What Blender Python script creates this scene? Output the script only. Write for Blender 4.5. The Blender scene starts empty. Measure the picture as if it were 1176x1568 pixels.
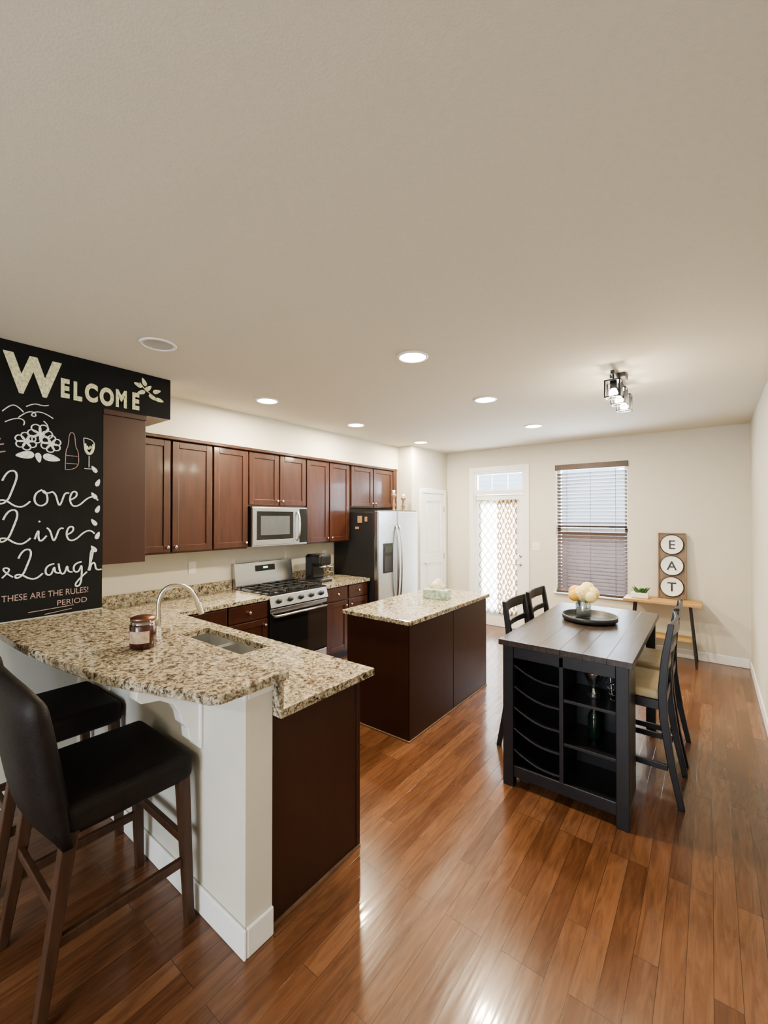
import bpy, bmesh, math, random
from mathutils import Vector, Matrix
random.seed(4)
S = bpy.context.scene
COL = S.collection
M = Matrix.Identity(4)
CUR = None
GROUPS = []

# ------------------------------------------------------------------ materials
def nodes_of(name):
    m = bpy.data.materials.new(name); m.use_nodes = True
    nt = m.node_tree
    return m, nt, nt.nodes['Principled BSDF']
def N(nt, t, **kw):
    n = nt.nodes.new(t)
    for k, v in kw.items():
        if k in n.inputs: n.inputs[k].default_value = v
        else: setattr(n, k, v)
    return n
def pmat(name, col, rough=.5, metal=0.0, var=.06, scale=12.0, bump=0.0, bscale=80., coat=0., emis=0., stretch=None, spec=.5):
    m, nt, b = nodes_of(name)
    L = nt.links.new
    tc = N(nt, 'ShaderNodeTexCoord'); mp = N(nt, 'ShaderNodeMapping')
    if stretch: mp.inputs['Scale'].default_value = stretch
    L(tc.outputs['Object'], mp.inputs['Vector'])
    nz = N(nt, 'ShaderNodeTexNoise', Scale=scale, Detail=4.0)
    L(mp.outputs[0], nz.inputs['Vector'])
    cr = N(nt, 'ShaderNodeValToRGB')
    c = Vector(col)
    cr.color_ramp.elements[0].position = .3; cr.color_ramp.elements[1].position = .7
    cr.color_ramp.elements[0].color = (*(c*(1-var)), 1); cr.color_ramp.elements[1].color = (*(c*(1+var)), 1)
    L(nz.outputs['Fac'], cr.inputs[0]); L(cr.outputs[0], b.inputs['Base Color'])
    b.inputs['Roughness'].default_value = rough; b.inputs['Metallic'].default_value = metal
    b.inputs['Coat Weight'].default_value = coat; b.inputs['Coat Roughness'].default_value = .1
    b.inputs['Specular IOR Level'].default_value = spec
    if bump:
        n2 = N(nt, 'ShaderNodeTexNoise', Scale=bscale, Detail=3.0); L(mp.outputs[0], n2.inputs['Vector'])
        bp = N(nt, 'ShaderNodeBump', Strength=bump, Distance=.004)
        L(n2.outputs['Fac'], bp.inputs['Height']); L(bp.outputs[0], b.inputs['Normal'])
    if emis:
        b.inputs['Emission Color'].default_value = (*col, 1); b.inputs['Emission Strength'].default_value = emis
    return m

def m_floor():
    m, nt, b = nodes_of('wood_floor'); L = nt.links.new
    tc = N(nt, 'ShaderNodeTexCoord'); mp = N(nt, 'ShaderNodeMapping')
    mp.inputs['Rotation'].default_value = (0, 0, math.radians(90))
    L(tc.outputs['Object'], mp.inputs['Vector'])
    br = N(nt, 'ShaderNodeTexBrick', Scale=1.0)
    br.offset = .37; br.offset_frequency = 3
    br.inputs['Color1'].default_value = (.112, .049, .025, 1); br.inputs['Color2'].default_value = (.19, .092, .049, 1)
    br.inputs['Mortar'].default_value = (.05, .022, .011, 1)
    br.inputs['Mortar Size'].default_value = .0011; br.inputs['Mortar Smooth'].default_value = .3
    br.inputs['Brick Width'].default_value = .8; br.inputs['Row Height'].default_value = .082
    L(mp.outputs[0], br.inputs['Vector'])
    mp2 = N(nt, 'ShaderNodeMapping'); mp2.inputs['Scale'].default_value = (14, 1.6, 1)
    L(tc.outputs['Object'], mp2.inputs['Vector'])
    # shift grain per plank so it does not run across the seams
    sc = N(nt, 'ShaderNodeVectorMath', operation='SCALE'); sc.inputs[3].default_value = 40.0
    L(br.outputs['Color'], sc.inputs[0])
    ad = N(nt, 'ShaderNodeVectorMath', operation='ADD'); L(mp2.outputs[0], ad.inputs[0]); L(sc.outputs[0], ad.inputs[1])
    nz = N(nt, 'ShaderNodeTexNoise', Scale=2.0, Detail=8.0, Roughness=.6, Distortion=1.6); L(ad.outputs[0], nz.inputs['Vector'])
    cr = N(nt, 'ShaderNodeValToRGB'); cr.color_ramp.elements[0].position = .32; cr.color_ramp.elements[1].position = .66
    cr.color_ramp.elements[0].color = (.66, .62, .59, 1); cr.color_ramp.elements[1].color = (1.12, 1.12, 1.1, 1)
    L(nz.outputs['Fac'], cr.inputs[0])
    mx = N(nt, 'ShaderNodeMix', data_type='RGBA', blend_type='MULTIPLY'); mx.inputs[0].default_value = 1
    L(br.outputs['Color'], mx.inputs[6]); L(cr.outputs[0], mx.inputs[7]); L(mx.outputs[2], b.inputs['Base Color'])
    b.inputs['Roughness'].default_value = .25
    b.inputs['Coat Weight'].default_value = .4; b.inputs['Coat Roughness'].default_value = .08
    bp = N(nt, 'ShaderNodeBump', Strength=.28, Distance=.0014, invert=True)
    L(br.outputs['Fac'], bp.inputs['Height'])
    n3 = N(nt, 'ShaderNodeTexNoise', Scale=1.3, Detail=2.0); L(mp2.outputs[0], n3.inputs['Vector'])
    bp2 = N(nt, 'ShaderNodeBump', Strength=.22, Distance=.006)
    L(n3.outputs['Fac'], bp2.inputs['Height']); L(bp.outputs[0], bp2.inputs['Normal'])
    L(bp2.outputs[0], b.inputs['Normal']); L(bp2.outputs[0], b.inputs['Coat Normal'])
    return m

def m_granite():
    m, nt, b = nodes_of('granite'); L = nt.links.new
    tc = N(nt, 'ShaderNodeTexCoord')
    nz = N(nt, 'ShaderNodeTexNoise', Scale=40.0, Detail=6.0, Roughness=.68, Distortion=.7); L(tc.outputs['Object'], nz.inputs['Vector'])
    cr = N(nt, 'ShaderNodeValToRGB'); e = cr.color_ramp.elements
    e[0].position = .35; e[0].color = (.032, .028, .025, 1)
    e[1].position = .43; e[1].color = (.15, .125, .095, 1)
    for p, c in ((.48, (.33, .285, .21, 1)), (.56, (.48, .435, .34, 1)), (.69, (.62, .59, .52, 1))):
        x = e.new(p); x.color = c
    L(nz.outputs['Fac'], cr.inputs[0])
    vo = N(nt, 'ShaderNodeTexVoronoi', Scale=150.0); L(tc.outputs['Object'], vo.inputs['Vector'])
    sp = N(nt, 'ShaderNodeSeparateColor'); L(vo.outputs['Color'], sp.inputs[0])
    c2 = N(nt, 'ShaderNodeValToRGB'); c2.color_ramp.interpolation = 'CONSTANT'; e2 = c2.color_ramp.elements
    e2[0].color = (.2, .18, .17, 1); e2[1].position = .10; e2[1].color = (.82, .79, .73, 1)
    x = e2.new(.45); x.color = (1.04, 1.03, 1.0, 1)
    L(sp.outputs[0], c2.inputs[0])
    mx = N(nt, 'ShaderNodeMix', data_type='RGBA', blend_type='MULTIPLY'); mx.inputs[0].default_value = .85
    L(cr.outputs[0], mx.inputs[6]); L(c2.outputs[0], mx.inputs[7]); L(mx.outputs[2], b.inputs['Base Color'])
    b.inputs['Roughness'].default_value = .14; b.inputs['Coat Weight'].default_value = .2
    return m

def m_curtain(name, base, line, thick):
    m, nt, b = nodes_of(name); L = nt.links.new
    tc = N(nt, 'ShaderNodeTexCoord'); sx = N(nt, 'ShaderNodeSeparateXYZ'); L(tc.outputs['UV'], sx.inputs[0])
    def lat(op):
        a = N(nt, 'ShaderNodeMath', operation=op); L(sx.outputs[0], a.inputs[0]); L(sx.outputs[1], a.inputs[1])
        w = N(nt, 'ShaderNodeMath', operation='PINGPONG'); L(a.outputs[0], w.inputs[0]); w.inputs[1].default_value = .5
        g = N(nt, 'ShaderNodeMath', operation='LESS_THAN'); L(w.outputs[0], g.inputs[0]); g.inputs[1].default_value = thick
        return g
    a = lat('ADD'); c = lat('SUBTRACT')
    mxm = N(nt, 'ShaderNodeMath', operation='MAXIMUM'); L(a.outputs[0], mxm.inputs[0]); L(c.outputs[0], mxm.inputs[1])
    mx = N(nt, 'ShaderNodeMix', data_type='RGBA'); L(mxm.outputs[0], mx.inputs[0])
    mx.inputs[6].default_value = (*base, 1); mx.inputs[7].default_value = (*line, 1)
    df = N(nt, 'ShaderNodeBsdfDiffuse'); tr = N(nt, 'ShaderNodeBsdfTranslucent')
    L(mx.outputs[2], df.inputs[0]); L(mx.outputs[2], tr.inputs[0])
    ms = N(nt, 'ShaderNodeMixShader'); ms.inputs[0].default_value = .42
    L(df.outputs[0], ms.inputs[1]); L(tr.outputs[0], ms.inputs[2])
    L(ms.outputs[0], nt.nodes['Material Output'].inputs[0])
    return m

def m_glass(name, col=(1, 1, 1), rough=0.0, mix=.9):
    m, nt, b = nodes_of(name); L = nt.links.new
    t = N(nt, 'ShaderNodeBsdfTransparent'); t.inputs[0].default_value = (*col, 1)
    g = N(nt, 'ShaderNodeBsdfGlossy'); g.inputs['Roughness'].default_value = .03
    ms = N(nt, 'ShaderNodeMixShader'); ms.inputs[0].default_value = 1-mix
    L(t.outputs[0], ms.inputs[1]); L(g.outputs[0], ms.inputs[2]); L(ms.outputs[0], nt.nodes['Material Output'].inputs[0])
    return m

def m_siding():
    m, nt, b = nodes_of('siding'); L = nt.links.new
    tc = N(nt, 'ShaderNodeTexCoord')
    w = N(nt, 'ShaderNodeTexWave', Scale=1.6); w.bands_direction = 'Z'; w.wave_profile = 'SAW'
    L(tc.outputs['Object'], w.inputs['Vector'])
    cr = N(nt, 'ShaderNodeValToRGB'); cr.color_ramp.elements[0].color = (.34, .42, .53, 1); cr.color_ramp.elements[1].color = (.52, .6, .7, 1)
    cr.color_ramp.elements[1].position = .2
    L(w.outputs['Fac'], cr.inputs[0]); L(cr.outputs[0], b.inputs['Base Color']); b.inputs['Roughness'].default_value = .8
    return m

WALL = pmat('wall_paint', (.63, .61, .54), .75, var=.015, bump=.08, bscale=220)
CEIL = pmat('ceiling_paint', (.66, .625, .535), .9, var=.02, scale=60, bump=.25, bscale=160)
TRIM = pmat('trim_white', (.82, .83, .83), .35, var=.01)
FLOOR = m_floor(); GRAN = m_granite()
CHERRY = pmat('cherry_wood', (.050, .0175, .0105), .32, var=.25, scale=6, stretch=(3, 3, .5), coat=.25)
PANEL = pmat('brown_laminate', (.046, .0178, .0108), .42, var=.08, scale=5, stretch=(3, 3, .5))
STEEL = pmat('brushed_steel', (.52, .54, .56), .27, 1.0, var=.05, scale=30, stretch=(1, 1, 12))
CHROME = pmat('brushed_nickel', (.66, .65, .62), .2, 1.0, var=.02)
BLACK = pmat('black_gloss', (.012, .012, .013), .16, var=.1)
BLKM = pmat('black_satin', (.02, .02, .022), .42, var=.12)
FRSIDE = pmat('fridge_side', (.014, .014, .016), .45, var=.1, bump=.1, bscale=300)
BLKW = pmat('black_wood', (.014, .013, .0155), .38, var=.2, scale=8, stretch=(4, .6, 4))
TTOP = pmat('table_top', (.045, .033, .028), .3, var=.4, scale=6, stretch=(9, .7, 5), coat=.0, spec=.45)
LEATH = pmat('brown_leather', (.0125, .0088, .0078), .55, var=.18, scale=20, bump=.25, bscale=130, spec=.3)
SWOOD = pmat('stool_wood', (.06, .029, .016), .45, var=.25, scale=8, stretch=(5, 5, .6))
BEIGE = pmat('beige_cushion', (.5, .41, .27), .8, var=.06, bump=.2, bscale=300)
CHALKB = pmat('chalkboard_paint', (.0085, .009, .0095), .7, var=.25, scale=5, spec=.25)
CHALK = pmat('chalk_white', (.68, .70, .68), .95, var=.3, scale=90)
CHALKY = pmat('chalk_yellow', (.62, .61, .40), .95, var=.35, scale=60)
CHALKP = pmat('chalk_pink', (.36, .25, .235), .95, var=.35, scale=90)
OAK = pmat('light_oak', (.45, .28, .12), .5, var=.18, scale=8, stretch=(.7, 6, 6))
SIGNW = pmat('sign_wood', (.2, .14, .10), .6, var=.25, scale=10, stretch=(6, 6, .8))
WHITE = pmat('white_enamel', (.8, .8, .76), .4, var=.02)
PETAL = pmat('cream_petals', (.86, .70, .34), .7, var=.12, scale=40)
PETAL2 = pmat('yellow_petals', (.72, .42, .08), .7, var=.15, scale=40)
LEAF = pmat('leaf_green', (.06, .16, .05), .5, var=.3, scale=20)
BLIND = pmat('blind_slats', (.085, .055, .045), .45, var=.15, scale=6)
MINT = pmat('mint_box', (.36, .46, .38), .5, var=.45, scale=30)
TISSUE = pmat('tissue', (.82, .74, .6), .9, var=.03)
WAX = pmat('candle_wax', (.055, .012, .009), .2, var=.1, coat=.5)
COPPER = pmat('copper_lid', (.3, .15, .11), .3, 1.0)
LABEL = pmat('label_paper', (.5, .38, .28), .7, var=.25, scale=50)
CNDL = pmat('turned_wood', (.28, .18, .1), .5, var=.3, scale=20)
SHOE = pmat('shoe_strip', (.2, .13, .09), .5, var=.2, scale=20)
LENS = pmat('lamp_lens', (1, .93, .78), .5, var=.0, emis=40)
CANIN = pmat('can_interior', (.5, .5, .48), .4, var=.02)
SIDING = m_siding()
FENCE = pmat('fence_wood', (.1, .06, .05), .8, var=.3, scale=4, stretch=(8, 1, 1))
GRASS = pmat('ground_grass', (.18, .2, .13), .9, var=.3, scale=3)
GLASS = m_glass('window_glass', mix=.94)
VGLASS = m_glass('vase_glass', (.82, .86, .88), mix=.72)
DARKGL = pmat('dark_glass', (.008, .009, .01), .05, var=.0, coat=.5)
BLUEWL = pmat('display_glass', (.03, .05, .05), .1, var=.0)
GREENL = pmat('clock_digits', (.1, .8, .5), .4, var=0, emis=1.5)
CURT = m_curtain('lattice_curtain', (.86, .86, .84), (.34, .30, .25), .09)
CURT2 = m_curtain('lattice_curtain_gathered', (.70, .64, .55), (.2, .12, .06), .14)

# ------------------------------------------------------------------ builders
def group(name):
    global CUR
    e = bpy.data.objects.new(name, None); COL.objects.link(e); e.empty_display_size = .1
    CUR = e; GROUPS.append(e); return e
def solo():
    global CUR
    CUR = None
def link(o):
    COL.objects.link(o)
    if CUR: o.parent = CUR
    return o
def mesh(name, vs, fs, mat, smooth=False, bevel=0, seg=2):
    me = bpy.data.meshes.new(name)
    me.from_pydata([M @ Vector(v) for v in vs], [], fs)
    bm = bmesh.new(); bm.from_mesh(me)
    bmesh.ops.recalc_face_normals(bm, faces=bm.faces)
    bm.to_mesh(me); bm.free()
    me.materials.append(mat)
    if smooth:
        for p in me.polygons: p.use_smooth = True
    o = bpy.data.objects.new(name, me); link(o)
    if bevel:
        b = o.modifiers.new('bevel', 'BEVEL'); b.width = bevel; b.segments = seg; b.limit_method = 'ANGLE'
    return o
BF = [(0, 1, 3, 2), (4, 6, 7, 5), (0, 4, 5, 1), (2, 3, 7, 6), (0, 2, 6, 4), (1, 5, 7, 3)]
def boxes(name, bl, mat, bevel=0, seg=2):
    vs = []; fs = []
    for (x0, x1, y0, y1, z0, z1) in bl:
        k = len(vs)
        for x in (x0, x1):
            for y in (y0, y1):
                for z in (z0, z1): vs.append((x, y, z))
        fs += [tuple(k+i for i in f) for f in BF]
    return mesh(name, vs, fs, mat, bevel=bevel, seg=seg)
def box(name, x0, x1, y0, y1, z0, z1, mat, bevel=0, seg=2):
    return boxes(name, [(x0, x1, y0, y1, z0, z1)], mat, bevel, seg)
def sweep(name, path, a, b, mat, bevel=.004, taper=None):
    vs = []; fs = []; a = Vector(a); b = Vector(b); n = len(path)
    for i, p in enumerate(path):
        p = Vector(p); t = taper[i] if taper else 1
        vs += [p-a*t-b*t, p+a*t-b*t, p+a*t+b*t, p-a*t+b*t]
    for i in range(n-1):
        k = 4*i
        for j in range(4): fs.append((k+j, k+(j+1) % 4, k+4+(j+1) % 4, k+4+j))
    fs.append((0, 1, 2, 3)); fs.append((4*n-4, 4*n-3, 4*n-2, 4*n-1))
    return mesh(name, vs, fs, mat, bevel=bevel)
def lathe(name, prof, c, mat, seg=32, smooth=True):
    vs = []; fs = []; n = len(prof)
    for i in range(seg):
        t = 2*math.pi*i/seg
        for r, z in prof: vs.append((c[0]+r*math.cos(t), c[1]+r*math.sin(t), c[2]+z))
    for i in range(seg):
        for j in range(n-1):
            fs.append((i*n+j, ((i+1) % seg)*n+j, ((i+1) % seg)*n+j+1, i*n+j+1))
    o = mesh(name, vs, fs, mat, smooth=smooth)
    bm = bmesh.new(); bm.from_mesh(o.data); bmesh.ops.remove_doubles(bm, verts=bm.verts, dist=1e-5)
    bmesh.ops.recalc_face_normals(bm, faces=bm.faces); bm.to_mesh(o.data); bm.free()
    if smooth: 
        for p in o.data.polygons: p.use_smooth = True
    return o
def tube(name, pts, r, mat, nurbs=True, cyc=False):
    cu = bpy.data.curves.new(name, 'CURVE'); cu.dimensions = '3D'; cu.bevel_depth = r; cu.bevel_resolution = 3; cu.use_fill_caps = True
    sp = cu.splines.new('NURBS' if nurbs and len(pts) > 2 else 'POLY')
    sp.points.add(len(pts)-1)
    for i, p in enumerate(pts):
        q = M @ Vector(p); sp.points[i].co = (*q, 1)
    if sp.type == 'NURBS':
        sp.order_u = 3; sp.use_endpoint_u = True
    sp.use_cyclic_u = cyc
    cu.materials.append(mat)
    return link(bpy.data.objects.new(name, cu))
def extrude_poly(name, pts, z0, z1, mat, bevel=0):
    n = len(pts)
    vs = [(x, y, z0) for x, y in pts]+[(x, y, z1) for x, y in pts]
    fs = [tuple(range(n)), tuple(range(n, 2*n))]+[(i, (i+1) % n, n+(i+1) % n, n+i) for i in range(n)]
    return mesh(name, vs, fs, mat, bevel=bevel)
def text(name, s, loc, size, mat, face='X', bold=0.0, ext=.001, align='LEFT', sx=1.0):
    cu = bpy.data.curves.new(name, 'FONT'); cu.body = s; cu.size = size; cu.extrude = ext; cu.offset = bold; cu.align_x = align
    cu.materials.append(mat)
    o = bpy.data.objects.new(name, cu); o.location = loc
    o.rotation_euler = (math.pi/2, 0, math.pi/2 if face == 'X' else 0)
    o.scale.x = sx
    return link(o)

def doorx(name, x, y0, y1, z0, z1, mat=None, knob=None):
    mat = mat or CHERRY; g = .003; w = .058; y0 += g; y1 -= g; z0 += g; z1 -= g
    boxes(name, [(x, x+.02, y0, y0+w, z0, z1), (x, x+.02, y1-w, y1, z0, z1), (x, x+.02, y0+w, y1-w, z0, z0+w), (x, x+.02, y0+w, y1-w, z1-w, z1),
                 (x, x+.010, y0+w-.002, y1-w+.002, z0+w-.002, z1-w+.002)], mat, bevel=.0035)
    if knob: knobx(name+'_knob', x+.02, *knob)
def knobx(name, x, y, z):
    global M
    s = M.copy(); M = M @ Matrix.Translation((x, y, z)) @ Matrix.Rotation(math.pi/2, 4, 'Y')
    lathe(name, [(0, .0), (.006, 0), (.006, .012), (.014, .018), (.014, .024), (.008, .028), (0, .028)], (0, 0, 0), CHROME, 14)
    M = s

# ------------------------------------------------------------------ room
XR, YB, H = .35, 6.2, 2.72
XL = -4.06; XC = -3.25; YN = -3.6
solo()
box('floor', XL-.2, XR+.15, YN-.15, YB+.15, -.1, 0, FLOOR)
box('ceiling', XL-.2, XR+.15, YN-.15, YB+.15, H, H+.1, CEIL)
box('wall_right', XR, XR+.15, YN-.15, YB+.15, 0, H, WALL)
box('wall_left', XL-.15, XL, 1.11, 5.15, 0, H, WALL)
box('wall_chalk_side', XL-.15, XC, YN, 1.11, 0, H, WALL)
box('wall_pantry', XL-.15, -3.45, 5.15, YB+.15, 0, H, WALL)
WX0, WX1, WZ0, WZ1 = -1.72, -.84, .63, 2.40
DX0, DX1, DZ1 = -2.97, -2.17, 2.38
boxes('wall_back', [(-3.45, DX0, YB, YB+.15, 0, H), (DX0, DX1, YB, YB+.15, DZ1, H), (DX1, WX0, YB, YB+.15, 0, H),
                    (WX0, WX1, YB, YB+.15, 0, WZ0), (WX0, WX1, YB, YB+.15, WZ1, H), (WX1, XR, YB, YB+.15, 0, H)], WALL)
RX0, RX1, RZ0, RZ1 = -1.7, .1, .5, 2.35  # unseen rear window, placed and sized to let fill light in
boxes('wall_rear', [(XC, RX0, YN-.15, YN, 0, H), (RX1, XR, YN-.15, YN, 0, H), (RX0, RX1, YN-.15, YN, 0, RZ0), (RX0, RX1, YN-.15, YN, RZ1, H)], WALL)
boxes('rear_fill_window', [(RX0, RX0+.06, YN-.1, YN-.02, RZ0, RZ1), (RX1-.06, RX1, YN-.1, YN-.02, RZ0, RZ1), (RX0, RX1, YN-.1, YN-.02, RZ0, RZ0+.06),
                   (RX0, RX1, YN-.1, YN-.02, RZ1-.06, RZ1), (-.83, -.77, YN-.1, YN-.02, RZ0, RZ1)], TRIM)
boxes('wall_soffit', [(XL, -3.70, 1.56, 5.15, 2.382, H), (XL, XC, 1.11, 1.56, 2.42, H)], WALL)
# baseboards
def bb(name, bl):
    boxes(name, bl, TRIM, bevel=.006)
t = .014; hb = .105
bb('baseboard_right', [(XR-t, XR, YN, YB, 0, hb)])
bb('baseboard_back', [(-3.45+t, DX0-.08, YB-t, YB, 0, hb), (DX1+.08, XR-t, YB-t, YB, 0, hb)])
bb('baseboard_pantry', [(-3.45, -3.45+t, 5.15, 5.35, 0, hb), (-3.45, -3.45+t, 6.13, YB, 0, hb)])
bb('baseboard_left', [(XC, XC+t, YN, .97, 0, hb)])

# chalkboard
group('chalkboard')
boxes('board_surface', [(XC+.0005, XC+.003, -.2, 1.11, 1.075, H-.001), (XC+.0005, XC+.003, 1.11, 1.56, 2.42, H-.001)], CHALKB)
CX = XC+.004
text('letter_w', 'W', (CX, .612, 2.435), .30, CHALKY, bold=.014, sx=.80)
for i, (ch, yy, zz) in enumerate(zip('ELCOME', (.872, .94, 1.005, 1.09, 1.185, 1.29), (2.448, 2.444, 2.452, 2.446, 2.452, 2.455))):
    text(f'letter_{i+1}', ch, (CX, yy, zz), .155, CHALKY, bold=.008, sx=.60 if ch in 'ELM' else .66)
def strokes(nm, sl, y0, z0, s, r=.0052, mat=CHALK, sx=1.0):
    for i, st in enumerate(sl): tube(f'{nm}_{i+1}', [(CX, y0+p[0]*s*sx, z0+p[1]*s) for p in st], r, mat)
Ls = [(.02, .72), (.12, .98), (.36, 1.05), (.42, .85), (.3, .5), (.16, .12), (-.05, .02), (-.08, .16), (.12, .16), (.35, -.02), (.6, -.05), (.78, .14)]
def o_(x): return [(x+.2, .5), (x, .42), (x-.03, .1), (x+.17, -.02), (x+.38, .12), (x+.33, .42), (x+.18, .5), (x+.3, .36), (x+.5, .45)]
def v_(x): return [(x, .45), (x+.1, .42), (x+.2, .0), (x+.28, .1), (x+.4, .48), (x+.52, .42)]
def e_(x): return [(x, .2), (x+.22, .28), (x+.25, .48), (x+.08, .48), (x, .22), (x+.1, .0), (x+.32, .03), (x+.6, .3), (x+.85, .35), (x+.95, .22)]
def i_(x): return [(x, .1), (x+.12, .48), (x+.1, .1), (x+.2, 0), (x+.35, .2)]
def a_(x): return [(x+.3, .45), (x+.05, .42), (x, .1), (x+.2, .02), (x+.32, .4), (x+.32, .08), (x+.5, .1)]
def u_(x): return [(x, .45), (x+.03, .1), (x+.2, .02), (x+.3, .4), (x+.32, .08), (x+.48, .1)]
def g_(x): return [(x+.3, .45), (x+.05, .42), (x, .12), (x+.2, .05), (x+.32, .42), (x+.3, -.4), (x+.1, -.5), (x+.08, -.3), (x+.5, .05)]
def h_(x): return [(x, .1), (x+.2, .8), (x+.12, .95), (x+.06, .6), (x+.04, 0), (x+.1, .35), (x+.25, .4), (x+.28, .05), (x+.5, .1)]
strokes('love', [Ls, o_(.92), v_(1.42), e_(1.95)], .595, 1.75, .2, .0048, sx=.84)
strokes('live', [Ls, i_(.9), [(1.02, .68), (1.05, .64)], v_(1.25), e_(1.85)], .60, 1.53, .19, .0048, sx=.87)
strokes('laugh', [Ls, a_(.85), u_(1.3), g_(1.8), h_(2.35)], .67, 1.315, .17, .0048, sx=.9)
strokes('swirl', [[(-.1, -.1), (.2, .25), (.55, .3), (.6, .05), (.35, .1), (.6, .35), (1.0, .3), (1.3, .1)], [(.2, .5), (.5, .75), (.9, .65), (1.1, .75)],
                  [(-.7, .1), (-.4, .5), (-.1, .45), (.1, .2)], [(-.6, -.4), (-.2, -.1), (.2, -.2), (.1, -.45)], [(.9, -.1), (1.2, -.35), (1.0, -.6)]], .68, 2.285, .12, .003)
strokes('red_rays', [[(-.5, 0), (.1, .2)], [(-.5, .3), (0, .4)], [(-.5, -.3), (.15, -.1)]], .59, 2.08, .14, .004, CHALKP)
# chalk roses: overlapping petals and filled leaves
rose = []
def petal(cx, cz, a, l, w):
    return [(cx+l*k*math.cos(a)-w*q*math.sin(a), cz+l*k*math.sin(a)+w*q*math.cos(a)) for k, q in ((0, 0), (.35, .8), (.85, .9), (1.05, 0), (.85, -.9), (.35, -.8), (0, 0))]
for (cx_, cz_, sc_) in ((.05, .35, .42), (-.42, -.02, .36), (.42, -.02, .36)):
    for q in range(6): rose.append(petal(cx_, cz_, q*1.047+cx_, sc_, sc_*.42))
    rose.append([(cx_+sc_*.05*j*math.cos(j*.9), cz_+sc_*.05*j*math.sin(j*.9)) for j in range(9)])
strokes('rose', rose, .765, 2.14, .145, .0036)
def leaf(nm, y, z, a, l=.05, mat=CHALK):
    pts = []
    for k in range(14):
        tt = 2*math.pi*k/14
        px = l*.5*math.cos(tt); pz = l*.24*math.sin(tt)*(1-.4*math.cos(tt))
        pts.append((CX, y+px*math.cos(a)-pz*math.sin(a), z+px*math.sin(a)+pz*math.cos(a)))
    mesh(nm, pts, [tuple(range(14))], mat)
leaf('rose_leaf_1', .70, 2.055, 3.3, .09); leaf('rose_leaf_2', .83, 2.05, -.2, .09); leaf('rose_leaf_3', .765, 2.045, -1.4, .06)
strokes('bottle', [[(0, 0), (0, .6), (.08, .75), (.1, 1.2), (.25, 1.2), (.27, .75), (.36, .6), (.36, 0), (0, 0)], [(.02, .45), (.34, .45)], [(.02, .2), (.34, .2)]], .90, 1.985, .2, .0022, CHALKP)
strokes('glass', [[(0, 1), (0, .6), (.15, .42), (.3, .6), (.3, 1), (0, 1)], [(.15, .42), (.15, .05)], [(.02, 0), (.28, 0)]], 1.0, 2.0, .2, .0022)
strokes('glass_wine', [[(.03, .82), (.05, .6), (.15, .48), (.25, .6), (.27, .82)], [(.08, .75), (.12, .58), (.2, .75)]], 1.0, 2.0, .2, .007, CHALKY)
for k in range(7): leaf(f'leaf_{k+1}', 1.06+.022*(k % 2), 2.0-.088*k, 1.2 if k % 2 else 2.2, .052)
for k, (y, z, a) in enumerate([(1.37, 2.66, 2.0), (1.33, 2.63, 2.8), (1.40, 2.62, .8), (1.46, 2.61, .4), (1.35, 2.58, 3.6), (1.43, 2.56, -.6), (1.48, 2.55, -.2)]):
    leaf(f'sprig_leaf_{k+1}', y, z, a, .06, CHALKY)
strokes('sprig_stem', [[(0, 1), (.3, .6), (.8, .3), (1.3, 0)]], 1.34, 2.55, .1, .003, CHALKY)
text('rules_text', 'THESE ARE THE RULES!', (CX, .598, 1.19), .053, CHALKP, bold=.0, sx=.80)
text('period_text', 'PERIOD', (CX, .86, 1.128), .048, CHALKP, bold=.0)
strokes('underline', [[(0, 0), (1, .03), (2.3, .1)], [(.8, -.25), (2.2, -.12)]], .72, 1.11, .1, .0022, CHALKP)
strokes('amp', [[(0, 0), (.3, .3), (.1, .45), (0, .3), (.35, 0)]], .6, 1.33, .14, .004)

# ------------------------------------------------------------------ pantry door
group('door_2')
X = -3.45
boxes('casing', [(X+.001, X+.022, 5.35, 5.42, 0, 2.11), (X+.001, X+.022, 6.06, 6.13, 0, 2.11), (X+.001, X+.022, 5.42, 6.06, 2.04, 2.11)], TRIM, bevel=.004)
boxes('slab', [(X+.001, X+.004, 5.42, 6.06, .01, 2.04), (X+.004, X+.014, 5.424, 5.52, .01, 2.034), (X+.004, X+.014, 5.96, 6.056, .01, 2.034),
               (X+.004, X+.014, 5.52, 5.96, .01, .22), (X+.004, X+.014, 5.52, 5.96, .95, 1.09), (X+.004, X+.014, 5.52, 5.96, 1.92, 2.034),
               (X+.004, X+.010, 5.56, 5.92, .26, .91), (X+.004, X+.010, 5.56, 5.92, 1.13, 1.88)], TRIM, bevel=.003)
knobx('rosette', X+.014, 5.47, .97)
tube('lever', [(X+.05, 5.47, .97), (X+.055, 5.52, .97), (X+.05, 5.57, .97)], .008, CHROME)
boxes('hinges', [(X+.014, X+.026, 6.045, 6.065, z, z+.09) for z in (.25, 1.0, 1.75)], CHROME)

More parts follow.
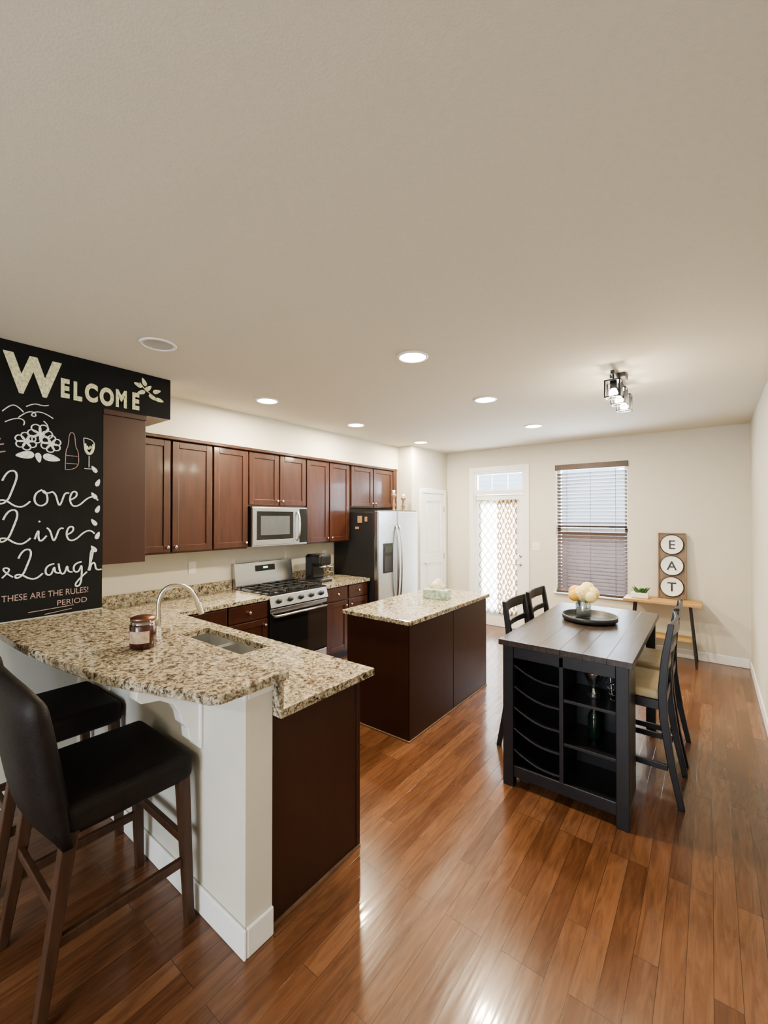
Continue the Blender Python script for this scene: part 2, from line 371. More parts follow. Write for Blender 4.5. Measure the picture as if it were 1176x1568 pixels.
# ------------------------------------------------------------------ patio door + transom
group('door_1')
Y = YB
boxes('casing', [(DX0-.075, DX0, Y-.018, Y-.001, 0, DZ1+.07), (DX1, DX1+.075, Y-.018, Y-.001, 0, DZ1+.07), (DX0, DX1, Y-.018, Y-.001, DZ1, DZ1+.07)], TRIM, bevel=.004)
boxes('jamb', [(DX0, DX0+.02, Y, Y+.13, 0, DZ1), (DX1-.02, DX1, Y, Y+.13, 0, DZ1), (DX0+.02, DX1-.02, Y, Y+.13, DZ1-.02, DZ1), (DX0+.02, DX1-.02, Y-.01, Y+.13, 2.02, 2.08)], TRIM, bevel=.002)
boxes('transom_frame', [(DX0+.02, DX1-.02, Y+.03, Y+.07, 2.08, 2.10), (DX0+.02, DX1-.02, Y+.03, Y+.07, 2.335, 2.36), (DX0+.02, DX0+.045, Y+.03, Y+.07, 2.1, 2.335), (DX1-.045, DX1-.02, Y+.03, Y+.07, 2.1, 2.335),
                        (DX0+.265, DX0+.28, Y+.04, Y+.06, 2.1, 2.335), (DX0+.52, DX0+.535, Y+.04, Y+.06, 2.1, 2.335)], TRIM)
a0, a1 = DX0+.023, DX1-.023
boxes('slab', [(a0, a0+.11, Y+.03, Y+.075, .01, 2.015), (a1-.11, a1, Y+.03, Y+.075, .01, 2.015), (a0+.11, a1-.11, Y+.03, Y+.075, .01, .26), (a0+.11, a1-.11, Y+.03, Y+.075, 1.87, 2.015)], TRIM, bevel=.004)
box('glass_pane', a0+.11, a1-.11, Y+.05, Y+.056, .26, 1.87, GLASS)
box('transom_glass', DX0+.045, DX1-.045, Y+.05, Y+.055, 2.1, 2.335, GLASS)
M = Matrix.Translation((a1-.05, Y+.03, 1.1)) @ Matrix.Rotation(math.pi/2, 4, 'X')
lathe('deadbolt', [(0, 0), (.03, 0), (.03, .01), (0, .014)], (0, 0, 0), CHROME)
M = Matrix.Translation((a1-.05, Y+.03, .97)) @ Matrix.Rotation(math.pi/2, 4, 'X')
lathe('rosette', [(0, 0), (.03, 0), (.03, .01), (0, .014)], (0, 0, 0), CHROME)
M = Matrix.Identity(4)
tube('lever', [(a1-.05, Y+.03, .97), (a1-.05, Y-.02, .97), (a1-.1, Y-.025, .97), (a1-.15, Y-.02, .97)], .009, CHROME)
# curtain on the door
group('door_curtain')
vs = []; fs = []; nx, nz = 120, 24
cx0, cx1, cz0, cz1 = a0+.055, a1-.09, .2, 1.94
for j in range(nz+1):
    for i in range(nx+1):
        u = i/nx; v = j/nz
        x = cx0+(cx1-cx0)*u; z = cz0+(cz1-cz0)*v
        amp = .004 if u < .5 else .014
        y = YB+.005+amp*math.sin(u*(30 if u < .5 else 95))-.01*math.exp(-((z-1.9)/.05)**2)
        vs.append((x, y, z))
for j in range(nz):
    for i in range(nx):
        k = j*(nx+1)+i; fs.append((k, k+1, k+nx+2, k+nx+1))
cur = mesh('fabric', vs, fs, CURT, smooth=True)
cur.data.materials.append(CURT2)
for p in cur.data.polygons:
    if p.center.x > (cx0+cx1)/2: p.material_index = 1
uvl = cur.data.uv_layers.new(name='UVMap')
for lp in cur.data.loops:
    k = lp.vertex_index; i = k % (nx+1); u = i/nx
    co = cur.data.vertices[k].co
    uu = (co.x-cx0)*(9.5 if u < .5 else 15)
    if u >= .5: uu = (cx1-cx0)*.5*9.5+(co.x-cx0-(cx1-cx0)*.5)*16
    uvl.data[lp.index].uv = (uu, (co.z)*6.5)
tube('rod', [(cx0-.03, YB-.005, 1.93), (cx1+.03, YB-.005, 1.93)], .007, CHROME)
tube('bracket_1', [(cx0-.02, YB-.005, 1.93), (cx0-.02, YB+.035, 1.93)], .005, CHROME)
tube('bracket_2', [(cx1+.02, YB-.005, 1.93), (cx1+.02, YB+.035, 1.93)], .005, CHROME)

# ------------------------------------------------------------------ window
group('window_1')
boxes('frame', [(WX0, WX0+.045, Y+.07, Y+.13, WZ0, WZ1), (WX1-.045, WX1, Y+.07, Y+.13, WZ0, WZ1), (WX0, WX1, Y+.07, Y+.13, WZ0, WZ0+.05),
                (WX0, WX1, Y+.07, Y+.13, WZ1-.05, WZ1), (WX0, WX1, Y+.07, Y+.12, 1.47, 1.53)], TRIM, bevel=.003)
box('pane', WX0+.045, WX1-.045, Y+.1, Y+.105, WZ0+.05, WZ1-.05, GLASS)
box('sill', WX0-.03, WX1+.03, Y-.035, Y+.07, WZ0-.02, WZ0, TRIM, bevel=.004)
group('window_blind')
z = WZ0+.05
vs = []; fs = []
while z < WZ1-.09:
    k = len(vs); tl = math.radians(42 if z < 1.47 else -30); hw = .025
    dy = hw*math.cos(tl); dz = hw*math.sin(tl)
    for x in (WX0+.012, WX1-.012):
        vs += [(x, Y+.035-dy, z-dz), (x, Y+.035+dy, z+dz), (x, Y+.035+dy, z+dz+.003), (x, Y+.035-dy, z-dz+.003)]
    fs += [(k, k+1, k+5, k+4), (k+2, k+3, k+7, k+6), (k+3, k, k+4, k+7), (k+1, k+2, k+6, k+5), (k, k+1, k+2, k+3), (k+4, k+5, k+6, k+7)]
    z += .048
mesh('slats', vs, fs, BLIND)
box('valance', WX0-.01, WX1+.01, Y-.02, Y+.02, WZ1-.075, WZ1+.0, BLIND, bevel=.004)
box('bottom_rail', WX0+.012, WX1-.012, Y+.01, Y+.06, WZ0+.005, WZ0+.03, BLIND, bevel=.003)
boxes('ladder_tapes', [(x, x+.004, Y+.006, Y+.009, WZ0+.02, WZ1-.07) for x in (WX0+.14, (WX0+WX1)/2, WX1-.14)], BLIND)

# exterior
solo()
box('ground_exterior', -14, 14, YB+.15, 30, -.35, -.25, GRASS)
boxes('fence_exterior', [(-8+i*.15, -8+i*.15+.14, 9.2, 9.24, -.25, 1.32+.02*(i % 2)) for i in range(100)], FENCE)
box('neighbour_house', -12, 10, 17, 20, -.25, 7, SIDING)

# switch plates
def plate(name, x0, x1, y0, y1, z0, z1, ax):
    group(name); box('plate', x0, x1, y0, y1, z0, z1, WHITE, bevel=.002)
    cy = (y0+y1)/2; cx = (x0+x1)/2; cz = (z0+z1)/2
    if ax == 'X': boxes('socket', [(x1, x1+.003, cy-.016, cy+.016, cz+.008, cz+.035), (x1, x1+.003, cy-.016, cy+.016, cz-.035, cz-.008)], TRIM, bevel=.001)
    else: boxes('toggle', [(cx-.03, cx-.02, y0-.008, y0, cz-.012, cz+.012), (cx+.02, cx+.03, y0-.008, y0, cz-.012, cz+.012)], TRIM, bevel=.001)
plate('light_switch', -2.05, -1.94, YB-.006, YB-.0005, 1.19, 1.31, 'Y')
plate('wall_outlet', XL+.0005, XL+.006, 2.13, 2.21, 1.12, 1.24, 'X')
plate('wall_outlet', XL+.0005, XL+.006, 3.94, 4.02, 1.12, 1.24, 'X')

# ------------------------------------------------------------------ kitchen cabinets
def upper(y0, y1, z0, z1, ndoors, knobs='c', x1=-3.74):
    box('carcass', XL+.001, x1, y0+.001, y1-.001, z0, z1, CHERRY, bevel=.002)
    w = (y1-y0)/ndoors
    for i in range(ndoors):
        ky = None
        a = y0+i*w; b = a+w
        if ndoors == 2: ky = b-.035 if i == 0 else a+.035
        elif knobs == 'l': ky = a+.035
        else: ky = b-.035
        doorx(f'door_{i+1}', x1, a+.006, b-.006, z0+.012, z1-.03, knob=(ky, z0+.06))
ZU, ZT = 1.36, 2.38
group('upper_cabinet'); box('carcass', XL+.001, XC-.0, 1.112, 1.385, ZU, ZT, PANEL, bevel=.002)
box('crown', XL+.001, XC+.006, 1.112, 1.393, ZT, ZT+.038, PANEL, bevel=.004)
group('upper_cabinet'); upper(1.43, 1.80, ZU, ZT, 1)
group('upper_cabinet'); upper(1.80, 2.19, ZU, ZT, 1, 'l')
group('upper_cabinet'); upper(2.19, 2.58, ZU, ZT, 1)
group('upper_cabinet'); upper(2.58, 3.36, 1.79, ZT, 2)
group('upper_cabinet'); upper(3.36, 4.11, ZU, ZT, 2)
group('upper_cabinet'); upper(4.13, 5.06, 1.80, ZT, 2)
box('filler_panel', XL+.002, -3.72, 5.062, 5.148, 1.80, ZT, CHERRY)
group('trim_1'); box('crown_strip', -3.72, -3.695, 1.56, 5.06, ZT-.028, ZT+.001, CHERRY, bevel=.006)

def base(y0, y1, nd, x1=-3.44):
    box('carcass', XL+.001, x1, y0+.001, y1-.001, .1, .874, CHERRY)
    box('toe_kick', XL+.001, x1-.06, y0+.001, y1-.001, 0, .1, BLKM)
    w = (y1-y0)/nd
    for i in range(nd):
        a = y0+i*w+.006; b = a+w-.012
        box(f'drawer_{i+1}', x1, x1+.02, a+.003, b-.003, .71, .86, CHERRY, bevel=.005)
        knobx(f'drawer_knob_{i+1}', x1+.02, (a+b)/2, .785)
        doorx(f'door_{i+1}', x1, a, b, .12, .70, knob=(b-.04 if i % 2 == 0 else a+.04, .64))
group('base_cabinet'); base(1.72, 2.16, 1)
group('base_cabinet'); base(2.16, 2.6, 1)
group('base_cabinet'); base(3.385, 4.115, 2)

# peninsula
solo()
box('wall_peninsula', XC, -1.42, .975, 1.10, 0, 1.033, WALL)
bb('baseboard_peninsula', [(XC+t, -1.42+t, .975-t, .975, 0, .115), (-1.42, -1.42+t, .975, 1.10, 0, .115)])
group('trim_2'); boxes('cap_moulding', [(-1.68, -1.405, .96, .975, .985, 1.03), (-1.42, -1.405, .975, 1.10, .985, 1.03)], TRIM, bevel=.005)
group('peninsula_cabinet')
boxes('body', [(-2.07, -1.44, 1.101, 1.66, .0, .874), (-3.43, -2.82, 1.101, 1.66, 0, .874), (-2.82, -2.07, 1.101, 1.66, 0, .68),
               (-2.82, -2.07, 1.101, 1.215, .68, .874), (-2.82, -2.07, 1.635, 1.66, .68, .874)], PANEL)
boxes('edge_strip', [(-1.44, -1.434, 1.64, 1.662, .0, .874)], PANEL, bevel=.001)
boxes('shoe_strip', [(-1.44, -1.430, 1.101, 1.662, 0, .012)], SHOE, bevel=.001)
boxes('kitchen_doors', [(-3.3+i*.46, -3.3+i*.46+.45, 1.66, 1.68, .12, .7) for i in range(4)]+[(-3.3+i*.46, -3.3+i*.46+.45, 1.66, 1.68, .71, .86) for i in range(4)], CHERRY, bevel=.004)
# corbels
def corbel(x):
    group('bar_corbel')
    prof = [(.974, 1.032), (.715, 1.032), (.71, .985), (.73, .965), (.80, .955), (.855, .92), (.88, .875), (.89, .83), (.915, .80), (.92, .75), (.945, .73), (.974, .73)]
    n = len(prof); w = .032
    vs = [(x-w, y, z) for y, z in prof]+[(x+w, y, z) for y, z in prof]
    mesh('bracket', vs, [tuple(range(n)), tuple(range(n, 2*n))]+[(i, (i+1) % n, n+(i+1) % n, n+i) for i in range(n)], TRIM, bevel=.004)
    box('backplate', x-.045, x+.045, .962, .974, .70, 1.032, TRIM, bevel=.003)
corbel(-1.77); corbel(-2.75)

solo()
group('bar_countertop')
pts = [(XC+.004, 1.125), (XC+.004, .545), (-3.0, .545), (-2.8, .548), (-2.6, .556), (-2.4, .572), (-2.2, .592), (-2.0, .62), (-1.85, .65), (-1.7, .69), (-1.55, .74), (-1.45, .775)]
for k in range(9):
    a = -math.pi/2+.3+k*(math.pi/2-.3)/8
    pts.append((-1.395+.05*math.cos(a), .845+.055*math.sin(a)))
pts += [(-1.345, 1.125)]
extrude_poly('slab', pts, 1.034, 1.07, GRAN, bevel=.006)
group('kitchen_countertop')
ct = [(-2.10, -1.37, 1.105, 1.70, .875, .91), (XL+.001, -2.78, 1.105, 1.70, .875, .91), (-2.78, -2.10, 1.105, 1.25, .875, .91), (-2.78, -2.10, 1.60, 1.70, .875, .91),
      (XL+.001, -3.40, 1.70, 2.598, .875, .91), (XL+.001, -3.40, 3.384, 4.13, .875, .91)]
boxes('slab', ct, GRAN)
boxes('backsplash', [(XL+.001, XL+.022, 1.112, 2.598, .91, 1.01), (XL+.001, XL+.022, 3.384, 4.13, .91, 1.01), (XC, -1.375, 1.1005, 1.122, .91, 1.033)], GRAN)
group('kitchen_sink')
def bowl(x0, x1, y0, y1):
    w = .006; zb = .70
    return [(x0, x1, y0, y0+w, zb, .874), (x0, x1, y1-w, y1, zb, .874), (x0, x0+w, y0, y1, zb, .874), (x1-w, x1, y0, y1, zb, .874), (x0, x1, y0, y1, zb-.006, zb)]
SINK = pmat('sink_steel', (.68, .69, .69), .33, 1.0, var=.04)
boxes('bowls', bowl(-2.79, -2.45, 1.24, 1.61)+bowl(-2.44, -2.09, 1.24, 1.61)+[(-2.46, -2.43, 1.24, 1.61, .82, .868), (-2.8, -2.08, 1.232, 1.24, .84, .874), (-2.8, -2.08, 1.61, 1.618, .84, .874)], SINK)
lathe('drain_1', [(0, 0), (.04, 0), (.04, .004), (0, .003)], (-2.62, 1.42, .701), CHROME)
lathe('drain_2', [(0, 0), (.04, 0), (.04, .004), (0, .003)], (-2.27, 1.42, .701), CHROME)
group('kitchen_faucet')
fx, fy = -2.60, 1.185
lathe('base', [(0, 0), (.03, 0), (.03, .01), (.022, .02), (.02, .06), (.014, .07), (0, .07)], (fx, fy, .91), CHROME)
d = Vector((.42, .9, 0)).normalized()
pp = [(0, .05), (0, .2), (0, .28), (.03, .345), (.09, .365), (.16, .345), (.2, .28), (.215, .24)]
tube('gooseneck', [(fx+d.x*a, fy+d.y*a, .91+b) for a, b in pp], .0135, CHROME)
tube('spray_head', [(fx+d.x*.213, fy+d.y*.213, 1.155), (fx+d.x*.235, fy+d.y*.235, 1.085)], .018, CHROME)
tube('lever', [(fx+.02, fy, .97), (fx+.06, fy+.02, .985), (fx+.1, fy+.03, 1.03)], .006, CHROME)

# candle jar
group('jar_candle')
c = (-2.13, .90, 1.0705)
lathe('wax_jar', [(0, 0), (.05, 0), (.056, .006), (.056, .105), (.05, .115), (0, .115)], c, WAX)
lathe('jar_neck', [(.05, .112), (.05, .13), (.053, .13), (.053, .112)], c, VGLASS)
lathe('lid', [(0, .128), (.053, .128), (.053, .142), (.04, .147), (0, .149)], c, COPPER)
lb = []; n = 12
for k in range(n+1):
    a = math.radians(-95+k*8.3)
    for z in (.03, .085): lb.append((c[0]+.0568*math.cos(a), c[1]+.0568*math.sin(a), c[2]+z))
mesh('label', lb, [(2*k, 2*k+2, 2*k+3, 2*k+1) for k in range(n)], LABEL, smooth=True)

# ------------------------------------------------------------------ stove
group('gas_range')
y0, y1 = 2.602, 3.378; xf = -3.40
box('body', XL+.01, xf-.03, y0, y1, .06, .9, BLKM, bevel=.003)
box('feet', XL+.05, xf-.08, y0+.03, y1-.03, 0, .06, BLKM)
box('oven_door', xf-.03, xf, y0+.004, y1-.004, .24, .76, DARKGL, bevel=.006)
box('door_top_trim', xf-.03, xf+.003, y0+.004, y1-.004, .735, .775, STEEL, bevel=.004)
box('drawer', xf-.03, xf, y0+.004, y1-.004, .08, .23, STEEL, bevel=.006)
mesh('control_panel', [(xf-.03, y0, .78), (xf+.02, y0, .79), (xf-.01, y0, .90), (xf-.06, y0, .905), (xf-.03, y1, .78), (xf+.02, y1, .79), (xf-.01, y1, .90), (xf-.06, y1, .905)],
     [(0, 1, 2, 3), (4, 5, 6, 7), (0, 1, 5, 4), (1, 2, 6, 5), (2, 3, 7, 6), (3, 0, 4, 7)], STEEL, bevel=.004)
for i in range(5):
    s = M.copy(); M = Matrix.Translation((xf+.004, y0+.1+i*.144, .845)) @ Matrix.Rotation(math.radians(75), 4, 'Y')
    lathe(f'knob_{i+1}', [(0, 0), (.026, 0), (.026, .008), (.02, .012), (.019, .035), (0, .036)], (0, 0, 0), BLKM, 20); M = s
tube('handle', [(xf, y0+.05, .70), (xf+.05, y0+.06, .71), (xf+.05, y1-.06, .71), (xf, y1-.05, .70)], .012, STEEL, nurbs=False)
box('cooktop', XL+.05, xf-.02, y0, y1, .9, .917, BLACK, bevel=.004)
gr = []
for (ya, yb) in ((y0+.03, y0+.26), (y0+.27, y1-.27), (y1-.26, y1-.03)):
    x0g, x1g = XL+.12, xf-.05; zt = .945
    for yy in (ya, (ya+yb)/2-.006, yb-.012): gr.append((x0g, x1g, yy, yy+.012, zt-.014, zt))
    for xx in (x0g, x0g+.14, x0g+.28, x0g+.42, x1g-.012): gr.append((xx, xx+.012, ya, yb, zt-.014, zt))
    for xx in (x0g, x1g-.012):
        for yy in (ya, yb-.012): gr.append((xx, xx+.012, yy, yy+.012, .916, zt))
boxes('grates', gr, BLKM, bevel=.002)
for i, (xx, yy) in enumerate(((-3.85, 2.75), (-3.58, 2.75), (-3.7, 2.99), (-3.85, 3.23), (-3.58, 3.23))):
    lathe(f'burner_{i+1}', [(0, 0), (.05, 0), (.045, .012), (.03, .018), (0, .018)], (xx, yy, .916), BLKM, 20)
mesh('backguard', [(XL+.01, y0, .9), (XL+.09, y0, .9), (XL+.08, y0, .99), (XL+.055, y0, 1.18), (XL+.01, y0, 1.18), (XL+.01, y1, .9), (XL+.09, y1, .9), (XL+.08, y1, .99), (XL+.055, y1, 1.18), (XL+.01, y1, 1.18)],
     [(0, 1, 2, 3, 4), (5, 6, 7, 8, 9)]+[(i, (i+1) % 5, 5+(i+1) % 5, 5+i) for i in range(5)], STEEL, bevel=.005)
s = M.copy(); M = Matrix.Translation((XL+.066, 2.99, 1.11)) @ Matrix.Rotation(math.radians(-8), 4, 'Y')
box('display', -.002, .005, -.13, .13, -.035, .03, BLACK, bevel=.002)
box('digits', .005, .006, -.03, .03, -.008, .012, GREENL); M = s

# microwave
group('microwave_oven')
y0, y1 = 2.60, 3.34
box('body', XL+.001, -3.69, y0, y1, 1.37, 1.785, STEEL, bevel=.004)
box('door_window', -3.69, -3.682, y0+.05, y0+.53, 1.44, 1.735, DARKGL, bevel=.004)
boxes('door_frame', [(-3.69, -3.68, y0+.002, y0+.05, 1.385, 1.775), (-3.69, -3.68, y0+.53, y0+.62, 1.385, 1.775), (-3.69, -3.68, y0+.05, y0+.53, 1.385, 1.44), (-3.69, -3.68, y0+.05, y0+.53, 1.735, 1.775)], STEEL, bevel=.003)
box('control_panel', -3.69, -3.681, y0+.625, y1-.01, 1.39, 1.77, BLACK, bevel=.003)
box('inner_window', -3.682, -3.6805, y0+.1, y0+.48, 1.49, 1.69, pmat('grey_mesh', (.09, .1, .11), .2))
tube('handle', [(-3.68, y0+.585, 1.42), (-3.635, y0+.585, 1.45), (-3.635, y0+.585, 1.71), (-3.68, y0+.585, 1.74)], .012, CHROME)
# fridge
group('refrigerator')
y0, y1 = 4.15, 5.06; xs = -3.36
box('cabinet', XL+.02, xs, y0, y1, .03, 1.74, FRSIDE, bevel=.006)
box('base_grille', XL+.06, xs+.02, y0+.02, y1-.02, 0, .06, BLKM)
ys = 4.56
box('freezer_door', xs+.004, xs+.075, y0, ys-.004, .07, 1.755, STEEL, bevel=.014, seg=4)
box('fresh_door', xs+.004, xs+.075, ys+.004, y1, .07, 1.755, STEEL, bevel=.014, seg=4)
box('hinge_cover', xs-.02, xs+.06, y0+.02, y1-.02, 1.74, 1.765, BLKM, bevel=.004)
box('dispenser', xs+.07, xs+.078, y0+.10, y0+.31, .96, 1.34, BLACK, bevel=.004)
box('dispenser_recess', xs+.078, xs+.08, y0+.125, y0+.285, .98, 1.18, BLKM)
box('dispenser_panel', xs+.078, xs+.081, y0+.13, y0+.28, 1.22, 1.31, BLUEWL)
for i, yy in enumerate((ys-.035, ys+.035)):
    tube(f'handle_{i+1}', [(xs+.072, yy, .55), (xs+.115, yy, .62), (xs+.135, yy, 1.05), (xs+.115, yy, 1.5), (xs+.072, yy, 1.57)], .013, CHROME)
boxes('magnets', [(-3.62, -3.55, y0-.006, y0, 1.60, 1.69), (-3.50, -3.46, y0-.006, y0, 1.62, 1.68), (-3.66, -3.60, y0-.006, y0, 1.52, 1.55)], CNDL)
# candlesticks on fridge
for (xx, yy, hh) in ((-3.52, 4.80, .27), (-3.44, 4.92, .22)):
    group('candle_holder')
    lathe('turned_stem', [(0, 0), (.045, 0), (.045, .015), (.02, .03), (.015, .3*hh), (.028, .38*hh), (.014, .5*hh), (.016, .75*hh), (.035, .86*hh), (.035, .95*hh), (0, .95*hh)], (xx, yy, 1.741), CNDL, 20)
    lathe('candle', [(0, .95*hh), (.02, .95*hh), (.02, 1.15*hh), (0, 1.15*hh)], (xx, yy, 1.741), WHITE, 16)
# coffee maker
group('coffee_maker')
x0, yy = -3.86, 3.46
box('base', x0, x0+.27, yy, yy+.2, .911, .94, BLKM, bevel=.012)
box('column', x0, x0+.13, yy, yy+.2, .94, 1.22, BLACK, bevel=.02, seg=3)
box('head', x0, x0+.26, yy+.005, yy+.195, 1.10, 1.235, BLACK, bevel=.03, seg=4)
box('drip_tray', x0+.14, x0+.26, yy+.03, yy+.17, .94, .95, STEEL, bevel=.003)
lathe('mug_ring', [(.05, 0), (.05, .02), (.045, .02), (.045, 0)], (x0+.2, yy+.1, 1.085), CHROME)
group('pod_rack')
for i in range(3):
    tube(f'ring_{i+1}', [(-3.78+.06*math.cos(a*.7854), 3.80+.06*math.sin(a*.7854), .93+.065*i) for a in range(8)], .004, CHROME, cyc=True)
tube('foot', [(-3.78+.065*math.cos(a*.7854), 3.80+.065*math.sin(a*.7854), .916) for a in range(8)], .005, CHROME, cyc=True)
for i in range(4):
    a = i*math.pi/2; tube(f'post_{i+1}', [(-3.78+.062*math.cos(a), 3.8+.062*math.sin(a), .912), (-3.78+.062*math.cos(a), 3.8+.062*math.sin(a), 1.09)], .004, CHROME)

# ------------------------------------------------------------------ island
group('kitchen_island')
ix0, ix1, iy0, iy1 = -2.44, -1.76, 2.60, 4.03
box('body', ix0+.03, ix1-.035, iy0+.035, iy1-.03, 0, .874, PANEL, bevel=.002)
boxes('side_panels', [(ix1-.035, ix1-.026, iy0+.035, (iy0+iy1)/2-.004, .012, .874), (ix1-.035, ix1-.026, (iy0+iy1)/2+.004, iy1-.03, .012, .874)], PANEL, bevel=.002)
boxes('front_panel', [(ix0+.03, ix1-.035, iy0+.03, iy0+.035, .01, .874)], PANEL)
boxes('shoe_strip', [(ix1-.03, ix1-.020, iy0+.03, iy1-.03, 0, .012), (ix0+.03, ix1-.020, iy0+.020, iy0+.03, 0, .012)], SHOE)
box('granite_top', ix0, ix1, iy0, iy1, .875, .91, GRAN, bevel=.005)
group('tissue_box')
s = M.copy(); M = Matrix.Translation((-2.06, 3.50, .911)) @ Matrix.Rotation(.15, 4, 'Z')
box('carton', -.12, .12, -.06, .06, 0, .085, MINT, bevel=.003)
box('slot', -.07, .07, -.02, .02, .085, .087, WHITE)
vs = []; fs = []
for j in range(6):
    for i in range(13):
        u = i/12*2-1; v = j/5
        vs.append((u*(.07+.02*v), .025*math.sin(u*5+v*2)*v+.01*math.sin(v*9), .086+v*(.08+.02*math.sin(u*3+1))-.04*v*u*u))
for j in range(5):
    for i in range(12): k = j*13+i; fs.append((k, k+1, k+14, k+13))
tobj = mesh('tissue', vs, fs, TISSUE, smooth=True); so = tobj.modifiers.new('s', 'SOLIDIFY'); so.thickness = .004
M = s

# ------------------------------------------------------------------ dining table
group('dining_table')
tx0, tx1, ty0, ty1 = -1.07, -.33, 2.58, 4.03; L_ = .065
boxes('top', [(tx0+i*(tx1-tx0)/6, tx0+(i+1)*(tx1-tx0)/6, ty0, ty1, .878, .912) for i in range(6)], TTOP, bevel=.0015)
lx0, lx1, ly0, ly1 = tx0+.02, tx1-.02, ty0+.02, ty1-.02
boxes('legs', [(a, a+L_, b, b+L_, 0, .878) for a in (lx0, lx1-L_) for b in (ly0, ly1-L_)], BLKW, bevel=.004)
boxes('apron', [(lx0+L_, lx1-L_, ly0+.01, ly0+.03, .80, .878), (lx0+L_, lx1-L_, ly1-.03, ly1-.01, .80, .878),
                (lx0+.01, lx0+.03, ly0+L_, ly1-L_, .80, .878), (lx1-.03, lx1-.01, ly0+L_, ly1-L_, .80, .878)], BLKW, bevel=.003)
sy1 = ly0+.34; xm = (lx0+lx1)/2
boxes('storage_case', [(lx0+L_, lx1-L_, ly0+.012, ly0+.032, .06, .13), (lx0+L_, lx1-L_, ly0+.01, sy1, .11, .128), (xm-.012, xm+.012, ly0+.01, sy1, .128, .86),
                       (lx0+.012, lx0+.03, ly0+L_, sy1, .06, .80), (lx1-.03, lx1-.012, ly0+L_, sy1, .06, .80), (lx0+.02, lx1-.02, sy1-.016, sy1, .06, .86),
                       (xm+.012, lx1-L_+.01, ly0+.015, sy1-.016, .345, .363), (xm+.012, lx1-L_+.01, ly0+.015, sy1-.016, .60, .618)], BLKW, bevel=.002)
for i in range(5):
    zz = .72-.132*i; path = []
    for k in range(7):
        u = k/6; path.append((lx0+L_-.01+u*(xm-.012-lx0-L_+.01), (ly0+sy1)/2-.003, zz+.035-.075*u-.028*math.sin(u*math.pi)))
    sweep(f'wine_slat_{i+1}', path, (0, (sy1-ly0)/2-.025, 0), (0, 0, .006), BLKW, bevel=.002)
# items in the cubbies
group('glass_vase')
lathe('body', [(0, .0), (.035, 0), (.04, .01), (.02, .04), (.03, .08), (.06, .14), (.062, .17), (.058, .17), (.054, .14), (.02, .08), (0, .06)], (-.555, 2.76, .619), VGLASS)
group('wire_fruit_basket')
for j in range(4):
    r = .04+.012*j
    tube(f'ring_{j+1}', [(-.45+r*.6*math.cos(a*.524), 2.80+r*math.sin(a*.524), .622+.035*j) for a in range(12)], .003, CHROME, cyc=True)
for j in range(8):
    a = j*.785; tube(f'rib_{j+1}', [(-.45+.024*math.cos(a), 2.80+.04*math.sin(a), .622), (-.45+.036*math.cos(a), 2.80+.06*math.sin(a), .66), (-.45+.046*math.cos(a), 2.80+.076*math.sin(a), .73)], .0025, CHROME)
group('wine_bottle')
lathe('bottle', [(0, 0), (.034, 0), (.036, .005), (.036, .12), (.03, .14), (.013, .165), (.013, .2), (.015, .202), (.015, .215), (0, .215)], (-.56, 2.8, .364), pmat('bottle_glass', (.008, .022, .013), .08))

# tray + vase
group('round_tray')
lathe('tray', [(0, 0), (.17, 0), (.188, .012), (.19, .042), (.183, .042), (.178, .015), (0, .012)], (-.72, 3.45, .913), BLKM, 48)
group('flower_vase')
c = (-.765, 3.46, .926)
lathe('jar', [(0, 0), (.05, 0), (.055, .01), (.055, .10), (.045, .12), (.045, .135), (.042, .135), (.04, .12), (.05, .10), (.05, .01), (0, .01)], c, VGLASS)
lathe('pebbles', [(0, .012), (.048, .012), (.048, .07), (0, .07)], c, pmat('vase_pebbles', (.5, .5, .48), .3, var=.4, scale=80))
def blossom(nm, p, r, mat):
    bm = bmesh.new()
    for k in range(46):
        ph = math.acos(1-2*(k+.5)/46); th = k*2.4
        dd = Vector((math.sin(ph)*math.cos(th), math.sin(ph)*math.sin(th), math.cos(ph)))
        mt = Matrix.Translation(Vector(p)+dd*r*.8) @ dd.to_track_quat('Z', 'Y').to_matrix().to_4x4() @ Matrix.Diagonal((r*.36, r*.36, r*.16, 1))
        bmesh.ops.create_icosphere(bm, subdivisions=1, radius=1, matrix=mt)
    bmesh.ops.create_icosphere(bm, subdivisions=2, radius=r*.82, matrix=Matrix.Translation(p))
    me = bpy.data.meshes.new(nm); bm.to_mesh(me); bm.free(); me.materials.append(mat)
    link(bpy.data.objects.new(nm, me))
for i, (dx, dy, dz, r, mt) in enumerate(((.0, -.03, .185, .062, PETAL), (.055, .03, .18, .055, PETAL), (-.06, .03, .18, .055, PETAL2), (-.05, -.05, .165, .045, PETAL2), (.02, .05, .21, .055, PETAL), (.06, -.05, .165, .045, PETAL))):
    blossom(f'blossom_{i+1}', (c[0]+dx, c[1]+dy, c[2]+dz), r, mt)
    tube(f'stem_{i+1}', [(c[0]+dx*.2, c[1]+dy*.2, c[2]+.02), (c[0]+dx*.4, c[1]+dy*.4, c[2]+.12), (c[0]+dx, c[1]+dy, c[2]+dz)], .003, LEAF)

